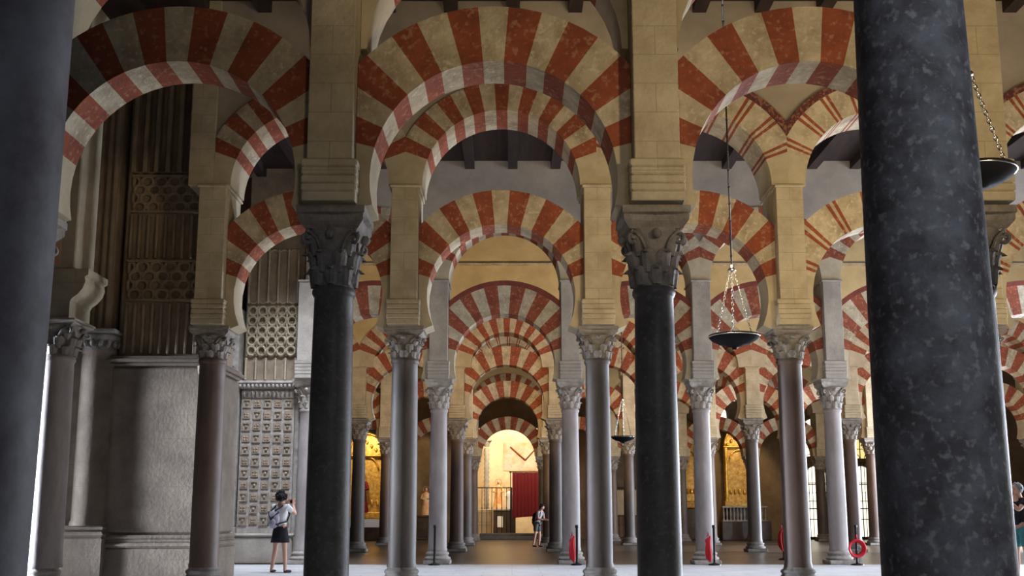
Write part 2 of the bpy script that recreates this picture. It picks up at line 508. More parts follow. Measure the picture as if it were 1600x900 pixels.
# ------------------------------------------------------------------ piers
def pier(row, k, top=None, matn='pier_stone', look='tall cream masonry pier'):
    R = ROWS[row]; z0 = R['cap']; top = top or R['imp']
    key = ('pier', row, matn)
    if key not in _cache:
        b = MB()
        b.cbox(0, 0, 0, 0.54, 0.98, 0.10, 0.01)
        for i in range(4):
            b.cbox(0, 0, 0.10 + i * 0.085, 0.555 + (0.012 if i == 3 else 0), 1.0, 0.083, 0.014)
        p = MB(); p.cbox(0, 0, 0.44, 0.46, 0.96, top - z0 - 0.44 - 0.05, 0.008)
        q = MB(); q.cbox(0, 0, top - z0 - 0.05, 0.52, 1.04, 0.05, 0.012)
        _cache[key] = [x.mesh(n) for x, n in ((b, 'impost_block'), (p, 'pilaster'), (q, 'cornice'))]
        for me in _cache[key]: me.materials.append(M[matn])
    o = thing('pier', (cx(k), R['Y'], z0), '%s, %s, %s' % (look, where_col(k), RNAME[row]), 'pier',
              'piers of the %s of arches' % RNAME[row])
    for me, n in zip(_cache[key], ('impost_block', 'pilaster', 'cornice')): place(n, me, o)
    return o


# ------------------------------------------------------------------ arches
def ring_mesh(ri, re, a_start, a_end, y0, y1, cuts, clip=S / 2, sub=2, zmin=None):
    """cuts: list of (angle0, angle1, material); centre at origin, opening downwards"""
    b = MB()

    def re_at(a):
        ca = abs(cos(a))
        return min(re, clip / ca) if ca > 1e-4 else re
    for (a0, a1, mi) in cuts:
        n = max(1, sub); an = [a0 + (a1 - a0) * i / n for i in range(n + 1)]
        # split at the clip angle so that neighbouring rings meet in a clean line
        ac = math.acos(min(1, clip / re)) if re > clip else None
        if ac is not None:
            for x_ in (ac, pi - ac):
                if a0 < x_ < a1: an.append(x_)
        an = sorted(an)
        vs = []; fs = []
        for a in an:
            ro = re_at(a)
            vs += [(ri * cos(a), y0, ri * sin(a)), (ro * cos(a), y0, ro * sin(a)), (ri * cos(a), y1, ri * sin(a)), (ro * cos(a), y1, ro * sin(a))]
        for i in range(len(an) - 1):
            p = 4 * i; q = p + 4
            fs += [(p, q, q + 1, p + 1), (p + 2, p + 3, q + 3, q + 2), (p, p + 2, q + 2, q), (p + 1, q + 1, q + 3, p + 3)]
        e = 4 * (len(an) - 1)
        fs += [(0, 1, 3, 2), (e, e + 2, e + 3, e + 1)]
        b.add(vs, fs, mi)
    return b


def cuts_alt(n, a0, a1, thin=False):
    r = []; d = (a1 - a0) / n
    rnd = random.Random(n)
    edges = [a0 + d * i + (rnd.uniform(-0.05, 0.05) * d if 0 < i < n else 0) for i in range(n + 1)]
    for i in range(n):
        p, q = edges[i], edges[i + 1]
        if not thin:
            r.append((p, q, 1 if i % 2 == 0 else 0))
        else:
            if i % 2 == 0:
                w_ = q - p
                r += [(p, p + .22 * w_, 1), (p + .22 * w_, p + .42 * w_, 0), (p + .42 * w_, p + .64 * w_, 1), (p + .64 * w_, q, 0)]
            else: r.append((p, q, 0))
    return r


def arch(row, k, tier, thin=False, hood=None, look=None, cream='cream_voussoir', red='red_voussoir'):
    R = ROWS[row]
    if tier == 'lower':
        ri = 1.27; zc = R['li'] - ri; re = ri + (R['le'] - R['li']); y0, y1 = -0.28, 0.28
        n = 15; plain = radians(15); below = math.asin(max(-0.9, min(0, (R['cap'] + 0.02 - zc) / ri)))
    else:
        zc = R['imp']; ri = R['ui'] - zc; re = ri + (R['ue'] - R['ui'])
        y0, y1 = (-0.45, 0.45) if row != 'b' else (-0.15, 0.40)
        n = 17; plain = radians(34 if row == 'b' else 20); below = 0.0
    clip_ = S / 2 - (0.235 if tier == 'lower' or row == 'b' else 0.0)
    key = ('arch', row, tier, thin, hood, cream)
    if key not in _cache:
        rg = ring_mesh(ri, re, 0, pi, y0, y1, cuts_alt(n, plain, pi - plain, thin), clip=clip_).mesh('voussoir_ring')
        rg.materials.append(M[cream]); rg.materials.append(M[red])
        sp = []
        for sg in (0, 1):
            cu = (below, plain, 0) if sg == 0 else (pi - plain, pi - below, 0)
            b = ring_mesh(ri, re, 0, pi, y0, y1, [cu], sub=4, clip=clip_)
            if tier == 'upper' and ri < S / 2 - 0.02: pass
            me = b.mesh('springer'); me.materials.append(M['plain_stone']); sp.append(me)
        hd = None
        if hood:
            hc = S / 2 - (0.245 if tier == 'lower' else 0.004); ah = math.acos(hc / re) + 0.002
            b = ring_mesh(re, re + 0.12, 0, pi, y0 - 0.05, y0 + 0.08, [(ah, pi - ah, 0)], sub=24, clip=hc)
            hd = b.mesh('hood_moulding'); hd.materials.append(M[hood])
        _cache[key] = (rg, sp, hd)
    rg, sp, hd = _cache[key]
    look = look or ('red and cream striped')
    nm = 'horseshoe_arch' if tier == 'lower' else 'upper_arch'
    lab = '%s %s arch, %s, %s' % (look, 'lower' if tier == 'lower' else 'upper', RNAME[row], where_bay(k))
    o = thing(nm, (cx(k) + S / 2, R['Y'], zc), lab, 'arch', '%s arches of the %s' % (tier, RNAME[row]))
    place('voussoir_ring', rg, o)
    for me in sp: place('springer', me, o)
    if hd: place('hood_moulding', hd, o)
    return o


def spandrel(row, k0, k1, matn):
    """solid wall above the upper arches, one mesh per row"""
    R = ROWS[row]; zc = R['imp']; re = (R['ui'] - zc) + (R['ue'] - R['ui'])
    b = MB(); Y = R['Y']; d = 0.42; top = (CEIL2 if row in 'efg' else CEIL) + .05
    for k in range(k0, k1 + 1):
        c0 = cx(k) + S / 2; pts = []
        ac = math.acos(min(1, (S / 2) / re)) if re > S / 2 else 0
        a = [ac + (pi - 2 * ac) * i / 24 for i in range(25)]
        lower = [(c0 + re * cos(t), zc + re * sin(t)) for t in a]
        vs = []; fs = []
        for (x_, z_) in lower: vs += [(x_, Y - d, z_), (x_, Y - d, top), (x_, Y + d, z_), (x_, Y + d, top)]
        for i in range(24):
            p = 4 * i; q = p + 4
            fs += [(p, p + 1, q + 1, q), (p + 2, q + 2, q + 3, p + 3), (p, q, q + 2, p + 2)]
        b.add(vs, fs, 0)
    return struct(b.build('wall_above_arches', matn))


# ------------------------------------------------------------------ build the rows
# nearest row: two great columns
column('a', 0, 'left_granite', 'big smooth dark granite column', lean=(1.2, 0), rb=0.222, rt=0.195, dx=-.02)
column('a', 1, 'near_granite', 'big mottled dark granite column', rb=0.214, rt=0.174, lean=(-0.4, 0), dx=-0.02)
for k in (0, 1): pier('a', k, 6.6, 'grey_stone', 'grey stone pier')
arch('a', 0, 'lower')
# second row
GR = {-1: ('grey_marble', 'grey marble column'), 0: ('brown_marble', 'dark granite column, leafy capital'),
      1: ('dark_granite', 'blackish granite column, leafy capital'), 2: ('grey_marble', 'grey marble column'),
      3: ('grey_marble', 'grey marble column')}
for k in range(-1, 3):
    sm, lk = GR[k]
    if k == 0: sm = 'dark_granite'
    column('b', k, sm, lk, rb=0.222, rt=0.198); pier('b', k, 8.6, 'pier_stone', 'cream masonry pier')
for k in range(-1, 2):
    arch('b', k, 'lower'); arch('b', k, 'upper')
# third row
for k in range(-1, 5):
    column('c', k, 'brown_marble' if k in (-1, 2, 3, 4) else 'grey_marble',
           'brown marble column' if k in (-1, 2, 3, 4) else 'grey brown marble column', rb=0.235 if k < 1 else 0.22, rt=0.22 if k < 1 else 0.2)
    pier('c', k, None, 'pier_stone', 'cream masonry pier')
for k in range(-1, 4):
    arch('c', k, 'lower', thin=(k >= 2), look='cream thin red lined' if k >= 2 else None)
    arch('c', k, 'upper', thin=(k >= 1), hood='maroon_band' if k >= 1 else None,
         look='cream thin red lined' if k >= 1 else None)
spandrel('c', -1, 3, 'plaster')
# fourth row
for k in range(-1, 6):
    column('d', k, 'pale_marble', 'pale veined marble column', 'pale_capital'); pier('d', k, None, 'grey_stone', 'pale grey masonry pier')
for k in range(-1, 5):
    arch('d', k, 'lower', hood='hood_red', look='red hooded striped'); arch('d', k, 'upper')
spandrel('d', -1, 4, 'plaster')
# fifth, sixth and farthest rows
for row, k0, k1 in (('e', -2, 6), ('f', -2, 7), ('g', -3, 7)):
    for k in range(k0, k1 + 1):
        column(row, k, 'brown_marble' if (k + ord(row)) % 2 else 'grey_marble',
               'brown marble column' if (k + ord(row)) % 2 else 'grey marble column')
        pier(row, k, None, 'pier_stone', 'ochre masonry pier')
    for k in range(k0, k1):
        arch(row, k, 'lower'); arch(row, k, 'upper', thin=(row == 'f'))
    spandrel(row, k0, k1 - 1, 'ochre_plaster')


# ------------------------------------------------------------------ carved masonry on the left
# plain dado with carved shaft above, behind the third row
o = thing('carved_buttress', (-6.32, 18.1, 0), 'tall carved stone buttress with lattice bands above a plain dado, left', 'buttress')
b = MB()
b.cbox(0, 1.1, 0, 1.86, 2.2, 0.62, 0.03)
b.cbox(0, 1.1, 0.62, 1.92, 2.28, 0.09, 0.035); b.cbox(0, 1.1, 0.71, 1.84, 2.2, 0.05, 0.02); b.cbox(0, 1.1, 0.76, 1.88, 2.24, 0.08, 0.035)
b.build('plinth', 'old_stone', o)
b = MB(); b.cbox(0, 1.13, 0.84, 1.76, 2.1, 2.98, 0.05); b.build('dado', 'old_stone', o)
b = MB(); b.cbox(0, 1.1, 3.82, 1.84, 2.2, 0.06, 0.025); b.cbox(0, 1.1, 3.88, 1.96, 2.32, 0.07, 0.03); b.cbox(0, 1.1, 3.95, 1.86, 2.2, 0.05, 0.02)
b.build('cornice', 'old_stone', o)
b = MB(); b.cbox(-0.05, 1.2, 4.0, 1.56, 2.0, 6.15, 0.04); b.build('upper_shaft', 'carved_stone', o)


def ribs(b, x0, x1, n, z0, z1, y, d=0.05, wdt=0.045, arches=True):
    for i in range(n + 1):
        x = x0 + (x1 - x0) * i / n
        b.cbox(x, y - d / 2, z0, wdt, d, z1 - z0, 0.012)
    if arches:
        p = (x1 - x0) / n
        for i in range(n):
            c_ = x0 + p * (i + .5)
            b.tube([(c_ + p * .46 * cos(t), y - d * .5, z1 - p * .5 + p * .46 * sin(t)) for t in [pi * q / 8 for q in range(9)]], 0.018, 6)
            b.tube([(c_ + p * .46 * cos(t), y - d * .5, z0 + p * .5 - p * .46 * sin(t)) for t in [pi * q / 8 for q in range(9)]], 0.018, 6)


def lattice(b, x0, x1, z0, z1, y, pitch, d=0.06, r=0.022):
    nx = round((x1 - x0) / pitch); p = (x1 - x0) / nx; nz = max(1, round((z1 - z0) / (p * .62))); q = (z1 - z0) / nz
    for j in range(nz):
        for i in range(nx + (1 if j % 2 else 0)):
            cx_ = x0 + p * (i + (0 if j % 2 else .5)); cz = z0 + q * (j + .5)
            pts = []
            for t in range(12):
                a = 2 * pi * t / 12
                xx = min(x1, max(x0, cx_ + p * .44 * cos(a))); pts.append((xx, y - d * .5, cz + q * .62 * sin(a)))
            b.tube(pts, r, 6, closed=True)
    b.box(x0 - .02, x1 + .02, y - d, y, z0 - .04, z0 - .005); b.box(x0 - .02, x1 + .02, y - d, y, z1 + .005, z1 + .04)


YF = 0.2
b = MB(); lattice(b, -0.68, 0.58, 5.06, 5.74, YF, 0.25, 0.12, 0.034); b.build('lattice_band', 'carved_stone', o)
b = MB(); lattice(b, -0.68, 0.58, 6.72, 7.36, YF, 0.25, 0.12, 0.034); b.build('lattice_band', 'carved_stone', o)
for z0, z1 in ((4.05, 4.98), (5.82, 6.64), (7.44, 9.9)):
    b = MB(); ribs(b, -0.68, 0.58, 8 if z0 < 7 else 6, z0, z1, YF, 0.09 if z0 < 7 else 0.16, 0.05 if z0 < 7 else .08, arches=z0 > 7); b.build('rib_panel', 'carved_stone', o)
b = MB()
for z in (0.9,): b.lathe([(0.13, 0.84), (0.13, 3.6), (0.17, 3.7), (0.19, 3.82)], 16, 0.86, 0.12)
b.build('corner_roll', 'old_stone', o)

# engaged half column beside it
o = thing('engaged_column', (-7.44, 18.25, 0), 'thick engaged stone half column between bright column and carved buttress', 'column')
b = MB(); b.cbox(0, 0.1, 0, 0.74, 0.7, 0.80, 0.03); b.cbox(0, 0.1, 0.80, 0.80, 0.76, 0.10, 0.04); b.cbox(0, 0.1, 0.92, 0.76, 0.72, 0.08, 0.03); b.build('base', 'old_stone', o)
b = MB(); b.lathe([(0.33, 1.0), (0.33, 1.04), (0.30, 1.1), (0.295, 3.9), (0.28, 4.02), (0.31, 4.05), (0.31, 4.1)], 28); b.build('shaft', 'old_stone', o)
b = MB(); b.lathe([(0.29, 4.1), (0.31, 4.2), (0.36, 4.3), (0.37, 4.36), (0.33, 4.38)], 28)
for i in range(16):
    a = 2 * pi * i / 16; b.ellipsoid((0.335 * cos(a), 0.335 * sin(a), 4.21), (0.05, 0.05, 0.075), 6, 5)
b.cbox(0, 0, 4.38, 0.80, 0.80, 0.08, 0.02); b.build('capital', 'capital_stone', o)
o = thing('ribbed_pier', (-7.5, 18.3, 4.46), 'dark ribbed stone pier rising from engaged half column, left', 'pier')
b = MB(); b.cbox(0, 0.2, 0, 0.5, 0.7, 5.7, 0.06); b.build('core', 'carved_stone', o)
b = MB()
for x in (-0.2, -0.07, 0.07, 0.2): b.lathe([(0.05, 0), (0.05, 5.7)], 10, x, -0.17)
b.build('roll_moulding', 'carved_stone', o)

# sun-washed column and impost left of it
o = thing('column', (-7.72, 17.2, 0), 'thick white column washed by daylight beside the engaged half column', 'column')
place('base', with_mat(ME_BASE, 'pale_capital'), o)
place('shaft', with_mat(shaft_mesh(3.5, 0.29, 0.265), 'pale_marble'), o, (0, 0, .33))
place('capital', with_mat(ME_CAP, 'capital_stone'), o, (0, 0, 3.83), (0, 0, 0), (1.3, 1.3, 0.9))
place('abacus', with_mat(ME_ABA, 'grey_stone'), o, (0, 0, 4.334), (0, 0, 0), (1.25, 1.25, 0.5))
o = thing('corbelled_pier', (-7.82, 17.3, 4.44), 'pale corbelled pier with painted patch above the sunlit column', 'pier')
b = MB(); prof = [(-0.50, 0), (0.38, 0), (0.38, 0.30), (0.42, 0.36), (0.50, 0.42), (0.58, 0.52), (0.62, 0.64), (0.60, 0.72), (0.66, 0.76), (0.66, 0.86), (-0.5, 0.86)]
b.extrude_y(prof, -0.42, 0.42); b.build('corbel', 'pier_stone', o)
b = MB(); b.cbox(-0.02, 0.0, 0.86, 0.86, 0.8, 5.0, 0.02); b.build('pier_body', 'plain_stone', o)
b = MB(); b.box(-0.40, 0.16, -0.415, -0.40, 0.95, 1.45); b.build('painted_patch', 'fresco', o)

# plain masonry closing the left side
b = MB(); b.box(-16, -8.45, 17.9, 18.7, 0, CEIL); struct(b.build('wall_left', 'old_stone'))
b = MB(); b.box(-8.45, -7.25, 18.95, 19.4, 0, CEIL); struct(b.build('wall_left_recess', 'old_stone'))
b = MB(); b.cbox(-5.36, 17.4, 6.79, 0.44, 0.9, CEIL - 6.79, 0.01)
tag(b.build('pier', 'pier_stone'), 'plain upper pier above the leftmost impost of the third row', 'pier')
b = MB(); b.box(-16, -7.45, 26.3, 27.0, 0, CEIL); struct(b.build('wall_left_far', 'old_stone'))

# coffered pilaster at the fourth row
o = thing('coffered_buttress', (-6.42, 25.78, 0), 'pale buttress carved with rows of square rosettes behind the woman', 'buttress')
b = MB(); b.cbox(0.13, 0.5, 0, 1.72, 1.2, 0.66, 0.03); b.cbox(0.13, 0.5, 0.66, 1.80, 1.28, 0.08, 0.03); b.cbox(-0.62, 0.3, 0, 0.36, 1.2, 0.9, 0.02); b.build('plinth', 'grey_stone', o)
b = MB(); b.box(-0.42, 0.92, 0.0, 0.9, 0.74, 4.35); b.build('panel_ground', 'pale_capital', o)
b = MB()
for r_ in range(11):
    for q in range(5):
        X0 = -0.40 + q * 0.262; Z0 = 0.92 + r_ * 0.292
        xm, zm = X0 + .12, Z0 + .13
        if (r_ + q) % 2 == 0:
            e, t = 0.105, 0.03
            b.box(xm - e, xm + e, -.035, 0, zm - e, zm - e + t); b.box(xm - e, xm + e, -.035, 0, zm + e - t, zm + e)
            b.box(xm - e, xm - e + t, -.035, 0, zm - e + t, zm + e - t); b.box(xm + e - t, xm + e, -.035, 0, zm - e + t, zm + e - t)
            b.ellipsoid((xm, -.01, zm), (.04, .035, .04), 8, 6)
        else:
            b.cbox(xm, -.012, zm - .1, .2, .03, .2, .012)
            for a in range(4):
                b.ellipsoid((xm + .045 * cos(a * pi / 2 + .78), -.03, zm + .045 * sin(a * pi / 2 + .78)), (.03, .02, .03), 6, 5)
b.build('rosette_panel', 'carved_stone', o)
b = MB(); b.box(-0.42, 0.92, -.03, 0.6, 4.12, 4.30)
for i in range(12): b.tube([(-.36 + i * .105, -.04, 4.14), (-.36 + i * .105, -.04, 4.28)], .022, 6)
b.cbox(0.25, 0.25, 4.35, 1.46, 0.75, 0.09, 0.03); b.cbox(0.25, 0.25, 4.44, 1.6, 0.9, 0.10, 0.04)
for i in range(14): b.ellipsoid((-.42 + i * .103, -.2, 4.40), (.045, .04, .05), 6, 5)
b.build('cornice', 'pale_capital', o)
b = MB(); b.box(-0.42, 1.05, 0.1, 0.8, 4.5, CEIL); b.build('upper_panel', 'carved_stone', o)
b = MB(); ribs(b, -0.36, 0.9, 5, 4.58, 5.15, 0.1, 0.1, arches=False); b.build('rib_panel', 'pier_stone', o)
b = MB()
for j in range(5):
    for i in range(5):
        xc, zc_ = -0.36 + .252 * (i + .5), 5.2 + .26 * (j + .5)
        b.tube([(xc + .105 * cos(t), 0.03, zc_ + .115 * sin(t)) for t in [2 * pi * q / 12 for q in range(12)]], .032, 6, closed=True)
        if i < 4:
            b.tube([(xc + .07, .02, zc_ - .09), (xc + .18, .02, zc_ + .09)], .024, 6)
for i in range(6): b.tube([(-0.36 + .252 * i, .05, 5.2), (-0.36 + .252 * i, .05, 6.5)], .03, 6)
b.build('lattice_band', 'pier_stone', o)
b = MB(); ribs(b, -0.36, 0.9, 5, 6.56, 8.0, 0.1, 0.1); b.build('rib_panel', 'pier_stone', o)
b = MB(); b.cbox(-0.60, 0.2, 0.9, 0.26, 1.0, 5.5, 0.02)
for i in range(12): b.cbox(-0.60, -0.31, 1.1 + i * .42, .07, .03, .2, .01)
b.build('side_pilaster', 'pale_capital', o)
b = MB(); b.cbox(-0.92, 0.35, 0, 0.36, 0.8, 6.4, 0.02)
for i in range(14): b.cbox(-0.93, -0.06, .9 + i * .40, .16, .03, .22, .01)
b.build('outer_strip', 'carved_stone', o)
b = MB(); b.lathe([(0.09, .74), (0.09, 4.3), (.12, 4.38)], 16, 1.0, 0.06); b.build('corner_roll', 'pale_capital', o)

# ------------------------------------------------------------------ far wall, chapel and altars
YB = 52.0
b = MB(); OP = (-2.1, 1.9, 5.6)
b.box(-16, OP[0], YB, YB + .5, 0, CEIL); b.box(OP[1], 30, YB, YB + .5, 0, CEIL); b.box(OP[0], OP[1], YB, YB + .5, OP[2], CEIL)
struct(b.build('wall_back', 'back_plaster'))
b = MB(); b.box(-4, 4, 58.6, 59, 0, 8); struct(b.build('wall_chapel_back', 'chapel_wall'))
b = MB(); b.box(-4.3, -4, YB + .5, 59, 0, 8); struct(b.build('wall_chapel_left', 'chapel_wall'))
b = MB(); b.box(4, 4.3, YB + .5, 59, 0, 8); struct(b.build('wall_chapel_right', 'chapel_wall'))
area('chapel_daylight', (0.5, 54.2, 7.6), (0, 58.5, 2.6), 3, 2, 750, (1.0, 0.86, 0.62))
o = thing('step', (-0.1, 51.4, 0), 'dark low stone step below the bright chapel arch', 'step')
b = MB(); b.cbox(0, 0, 0, 3.2, 1.0, 0.16, .02); b.cbox(0, .2, .16, 3.0, .6, .16, .02); b.build('stone_block', 'dark_granite', o)
# altar with statue
o = thing('altar', (-0.55, 57.0, 0), 'dark altar table with white front panel inside the bright chapel', 'altar')
b = MB(); b.cbox(0, 0, 0, 1.5, .8, 1.45, .03); b.build('altar_block', 'painting_dark', o)
b = MB(); b.cbox(-.1, -.42, .55, .3, .03, .6, .01); b.build('front_panel', 'white_cloth', o)
b = MB(); b.cbox(0, 0, 1.45, 1.62, .9, .10, .02); b.build('altar_top', 'pale_capital', o)


def statue(X, Y, z, h, robe, label):
    o = thing('statue', (X, Y, z), label, 'statue')
    b = MB(); k = h / 1.7
    b.lathe([(.34 * k, 0), (.33 * k, .1 * k), (.25 * k, .5 * k), (.2 * k, .95 * k), (.23 * k, 1.2 * k), (.2 * k, 1.34 * k), (.07 * k, 1.42 * k), (.06 * k, 1.46 * k)], 16)
    for sg in (-1, 1):
        b.tube([(sg * .2 * k, 0, 1.3 * k), (sg * .3 * k, -.08 * k, 1.02 * k), (sg * .16 * k, -.28 * k, 1.0 * k)], [.075 * k, .065 * k, .045 * k], 8)
    b.build('robe', robe, o)
    b = MB(); b.ellipsoid((0, -.01, 1.58 * k), (.085 * k, .1 * k, .125 * k), 12, 9); b.ellipsoid((0, -.115 * k, 1.57 * k), (.018 * k, .03 * k, .03 * k), 6, 5)
    b.build('head', 'skin', o)
    b = MB(); b.tube([(.19 * k * cos(t), .06 * k, 1.6 * k + .19 * k * sin(t)) for t in [2 * pi * i / 20 for i in range(20)]], .018 * k, 6, closed=True)
    b.build('halo', 'gold', o)
    return o


statue(-0.75, 57.0, 1.55, 1.55, 'robe_orange', 'orange robed statue with halo on the dark chapel altar')
statue(-0.15, 57.2, 1.55, 1.15, 'white_cloth', 'small white robed statue beside the orange robed one')
o = thing('chapel_pillar', (-1.42, 57.6, 0), 'slender ornate grey pillar left of the chapel altar', 'pillar')
b = MB(); b.cbox(0, 0, 0, .5, .5, 1.0, .03); b.build('pedestal', 'grey_stone', o)
b = MB(); pr = [(.14, 1.0)]
for i in range(16): pr += [(.16, 1.06 + i * .25), (.12, 1.18 + i * .25)]
b.lathe(pr, 16); b.build('shaft', 'grey_stone', o)
b = MB(); b.lathe([(.13, 5.0), (.2, 5.2), (.26, 5.3)], 16); b.cbox(0, 0, 5.3, .56, .56, .1, .02); b.build('capital', 'pale_capital', o)
o = thing('cabinet', (-1.42, 54.4, 0), 'pale panelled stone chest at the left of the chapel entrance', 'cabinet')
b = MB(); b.cbox(0, 0, 0, .85, .6, 1.5, .02); b.build('body', 'chapel_wall', o)
b = MB()
for z in (.18, .82): b.box(-.34, .34, -.325, -.30, z, z + .03); b.box(-.34, .34, -.325, -.30, z + .50, z + .53); b.box(-.34, -.31, -.325, -.30, z + .03, z + .5); b.box(.31, .34, -.325, -.30, z + .03, z + .5)
b.build('panel_moulding', 'plain_stone', o)
o = thing('mural', (0.4, 58.58, 3.7), 'faded mural of reddish bands high on the bright chapel wall', 'mural')
b = MB(); b.box(-.9, 1.1, -.02, 0, 0, 1.6); b.build('painted_ground', 'fresco', o)
b = MB(); b.tube([(-.5, -.03, 1.35), (.35, -.03, .6)], .05, 6); b.tube([(.35, -.03, .6), (.9, -.03, 1.2)], .04, 6); b.build('painted_band', 'hood_red', o)
# curtain
o = thing('curtain', (0.72, 56.2, 0), 'dark red hanging curtain inside the bright chapel arch', 'curtain')
b = MB(); n = 60; vs = []; fs = []
for j, z in enumerate((1.05, 1.6, 2.4, 3.2, 3.5)):
    for i in range(n + 1):
        t = i / n; amp = .05 * (1.2 - j * .15)
        vs.append((-.7 + 1.5 * t, amp * sin(t * 22 * pi / 1.5) - .03, z + (.12 * (t) if j == 0 else 0)))
for j in range(4):
    for i in range(n): p = j * (n + 1) + i; fs.append((p, p + 1, p + n + 2, p + n + 1))
m0 = len(vs); vs += [(x, y + .012, z) for x, y, z in vs]
fs += [tuple(reversed([q + m0 for q in f_])) for f_ in fs]
b.add(vs, fs, 0, True); b.build('cloth', 'red_cloth', o)
b = MB(); b.tube([(-.8, 0, 3.53), (.9, 0, 3.53)], .025, 8); b.ellipsoid((-.82, 0, 3.53), (.05, .05, .05), 8, 6); b.ellipsoid((.92, 0, 3.53), (.05, .05, .05), 8, 6); b.build('rod', 'black_metal', o)
for x in (-.8, .9):
    b = MB(); b.tube([(x, 0, 0), (x, 0, 3.5)], .025, 8); b.cbox(x, 0, 0, .25, .25, .04, .01); b.build('upright', 'black_metal', o)


def grille(X, Y, w, h, label, group, mname='black_metal', bars=9, rails=(0.1, 1.2), scroll=True, name='iron_grille'):
    o = thing(name, (X, Y, 0), label, 'grille' if name == 'iron_grille' else 'railing', group)
    b = MB(); b.cbox(-w / 2, 0, 0, .07, .07, h, .01); b.cbox(w / 2, 0, 0, .07, .07, h, .01)
    for z in tuple(rails) + (h - .05,): b.cbox(0, 0, z, w - .07, .05, .05, .008)
    b.build('frame', mname, o)
    b = MB()
    for i in range(1, bars):
        x = -w / 2 + w * i / bars; b.tube([(x, 0, 0.02), (x, 0, h - .05)], .016, 6)
        b.ellipsoid((x, 0, h * .6), (.03, .03, .05), 6, 5)
    b.build('bars', mname, o)
    if scroll:
        b = MB()
        for sg in (-1, 1):
            b.tube([(sg * (w * .25 + (w * .2) * (1 - t / 20) * cos(t * .5)), 0, h + .2 + .2 * (1 - t / 20) * sin(t * .5)) for t in range(19)], .018, 6)
        b.build('scrollwork', mname, o)
    return o


grille(-1.02, 52.3, 2.0, 2.6, 'black iron grille across the left half of the bright chapel arch', 'iron grilles on the far wall', bars=8, rails=(.1,), scroll=False)


def retable(X, w, z0, z1, label, Y=51.6):
    o = thing('retable', (X, Y, 0), label, 'altarpiece', 'gilded altarpieces on the far wall')
    h = z1 - z0
    b = MB(); b.cbox(0, 0, z0 - .35, w + .2, .6, .35, .03); b.build('predella', 'gold_dark', o)
    b = MB(); b.cbox(0, .12, 0, w, .36, z0 - .35, .03); b.build('plinth', 'painting_dark', o)
    b = MB(); b.box(-w / 2, w / 2, 0.12, .3, z0, z0 + h * .72)
    b.extrude_y([(-w / 2, z0 + h * .72)] + [(-w / 2 * cos(pi * i / 16), z0 + h * .72 + h * .28 * sin(pi * i / 16)) for i in range(1, 16)] + [(w / 2, z0 + h * .72)], .1, .3)
    b.build('back_panel', 'gold_dark', o)
    for sg in (-1, 1):
        b = MB(); pr = [(.09, z0), (.09, z0 + .1)]
        for i in range(10): pr += [(.075, z0 + .14 + i * h * .055), (.055, z0 + .14 + (i + .5) * h * .055)]
        pr += [(.1, z0 + h * .66), (.12, z0 + h * .72)]
        b.lathe(pr, 12, sg * (w / 2 - .08), 0.0); b.build('column', 'gold', o)
    b = MB()
    b.tube([((w / 2 - .05) * cos(t), 0, z0 + h * .72 + (h * .27) * sin(t)) for t in [pi * i / 20 for i in range(21)]], .06, 8)
    b.tube([(w * .3 * cos(t), 0, z0 + h * .55 + w * .3 * sin(t)) for t in [pi * i / 16 for i in range(17)]], .04, 8)
    b.build('gilded_arch', 'gold', o)
    b = MB(); b.cbox(0, 0, z0 + h * .7, w + .1, .3, .08, .02); b.build('entablature', 'gold', o)
    for i in range(7):
        b = MB(); b.ellipsoid((-w * .36 + i * w * .12, 0.02, z0 + h * (.74 + .14 * (1 - abs(i - 3) / 3))), (.07, .06, .1), 8, 6); b.build('gilded_boss', 'gold', o)
    for i in range(5):
        b = MB(); b.ellipsoid((-w * .3 + i * w * .15, 0.05, z0 + h * .12), (.07, .05, .14), 8, 6); b.build('gilded_boss', 'gold', o)
    return o


retable(-7.3, 1.9, 1.35, 5.3, 'gilded altarpiece with arched top, seen left of the central passage')
retable(11.4, 1.5, 1.9, 5.7, 'gilded altarpiece with arched top, seen right of the central passage')
retable(8.8, 1.2, 1.9, 5.9, 'narrow gilded altarpiece left of the larger right hand one')
statue(-7.5, 51.5, 1.35, 1.9, 'red_cloth', 'red robed statue with halo on the left gilded altarpiece')
o = thing('altar_table', (-7.2, 50.75, 0), 'dark altar table with white cloth strip below left gilded altarpiece', 'altar')
b = MB(); b.cbox(0, 0, 0, 2.6, .7, .95, .02); b.build('table_body', 'painting_dark', o)
b = MB(); b.cbox(0, 0, .951, 2.7, .78, .05, .01); b.box(-1.35, 1.35, -.395, -.375, .62, .95); b.build('altar_cloth', 'white_cloth', o)
statue(-4.25, 51.2, 1.2, 1.35, 'robe_orange', 'orange robed statue on a dark plinth left of the chapel arch')
o = thing('plinth', (-4.25, 51.2, 0), 'dark plinth carrying a robed statue left of the chapel arch', 'plinth')
b = MB(); b.cbox(0, 0, 0, .9, .7, .12, .02); b.cbox(0, 0, .12, .8, .6, .98, .02); b.cbox(0, 0, 1.1, .9, .7, .1, .02); b.build('plinth_block', 'painting_dark', o)
o = thing('altar_table', (11.4, 50.75, 0), 'dark altar base with pale front below right gilded altarpiece', 'altar')
b = MB(); b.cbox(0, 0, 0, 2.4, .7, .9, .02); b.build('table_body', 'painting_dark', o)
b = MB(); b.cbox(0, .1, .9, 2.2, .3, .06, .01)
for i in range(13): b.lathe([(.05, .96), (.03, 1.05), (.055, 1.25), (.03, 1.5), (.05, 1.56)], 8, -1.02 + i * .17, 0.1)
b.cbox(0, .1, 1.56, 2.2, .3, .08, .01); b.build('balustrade', 'pale_capital', o)

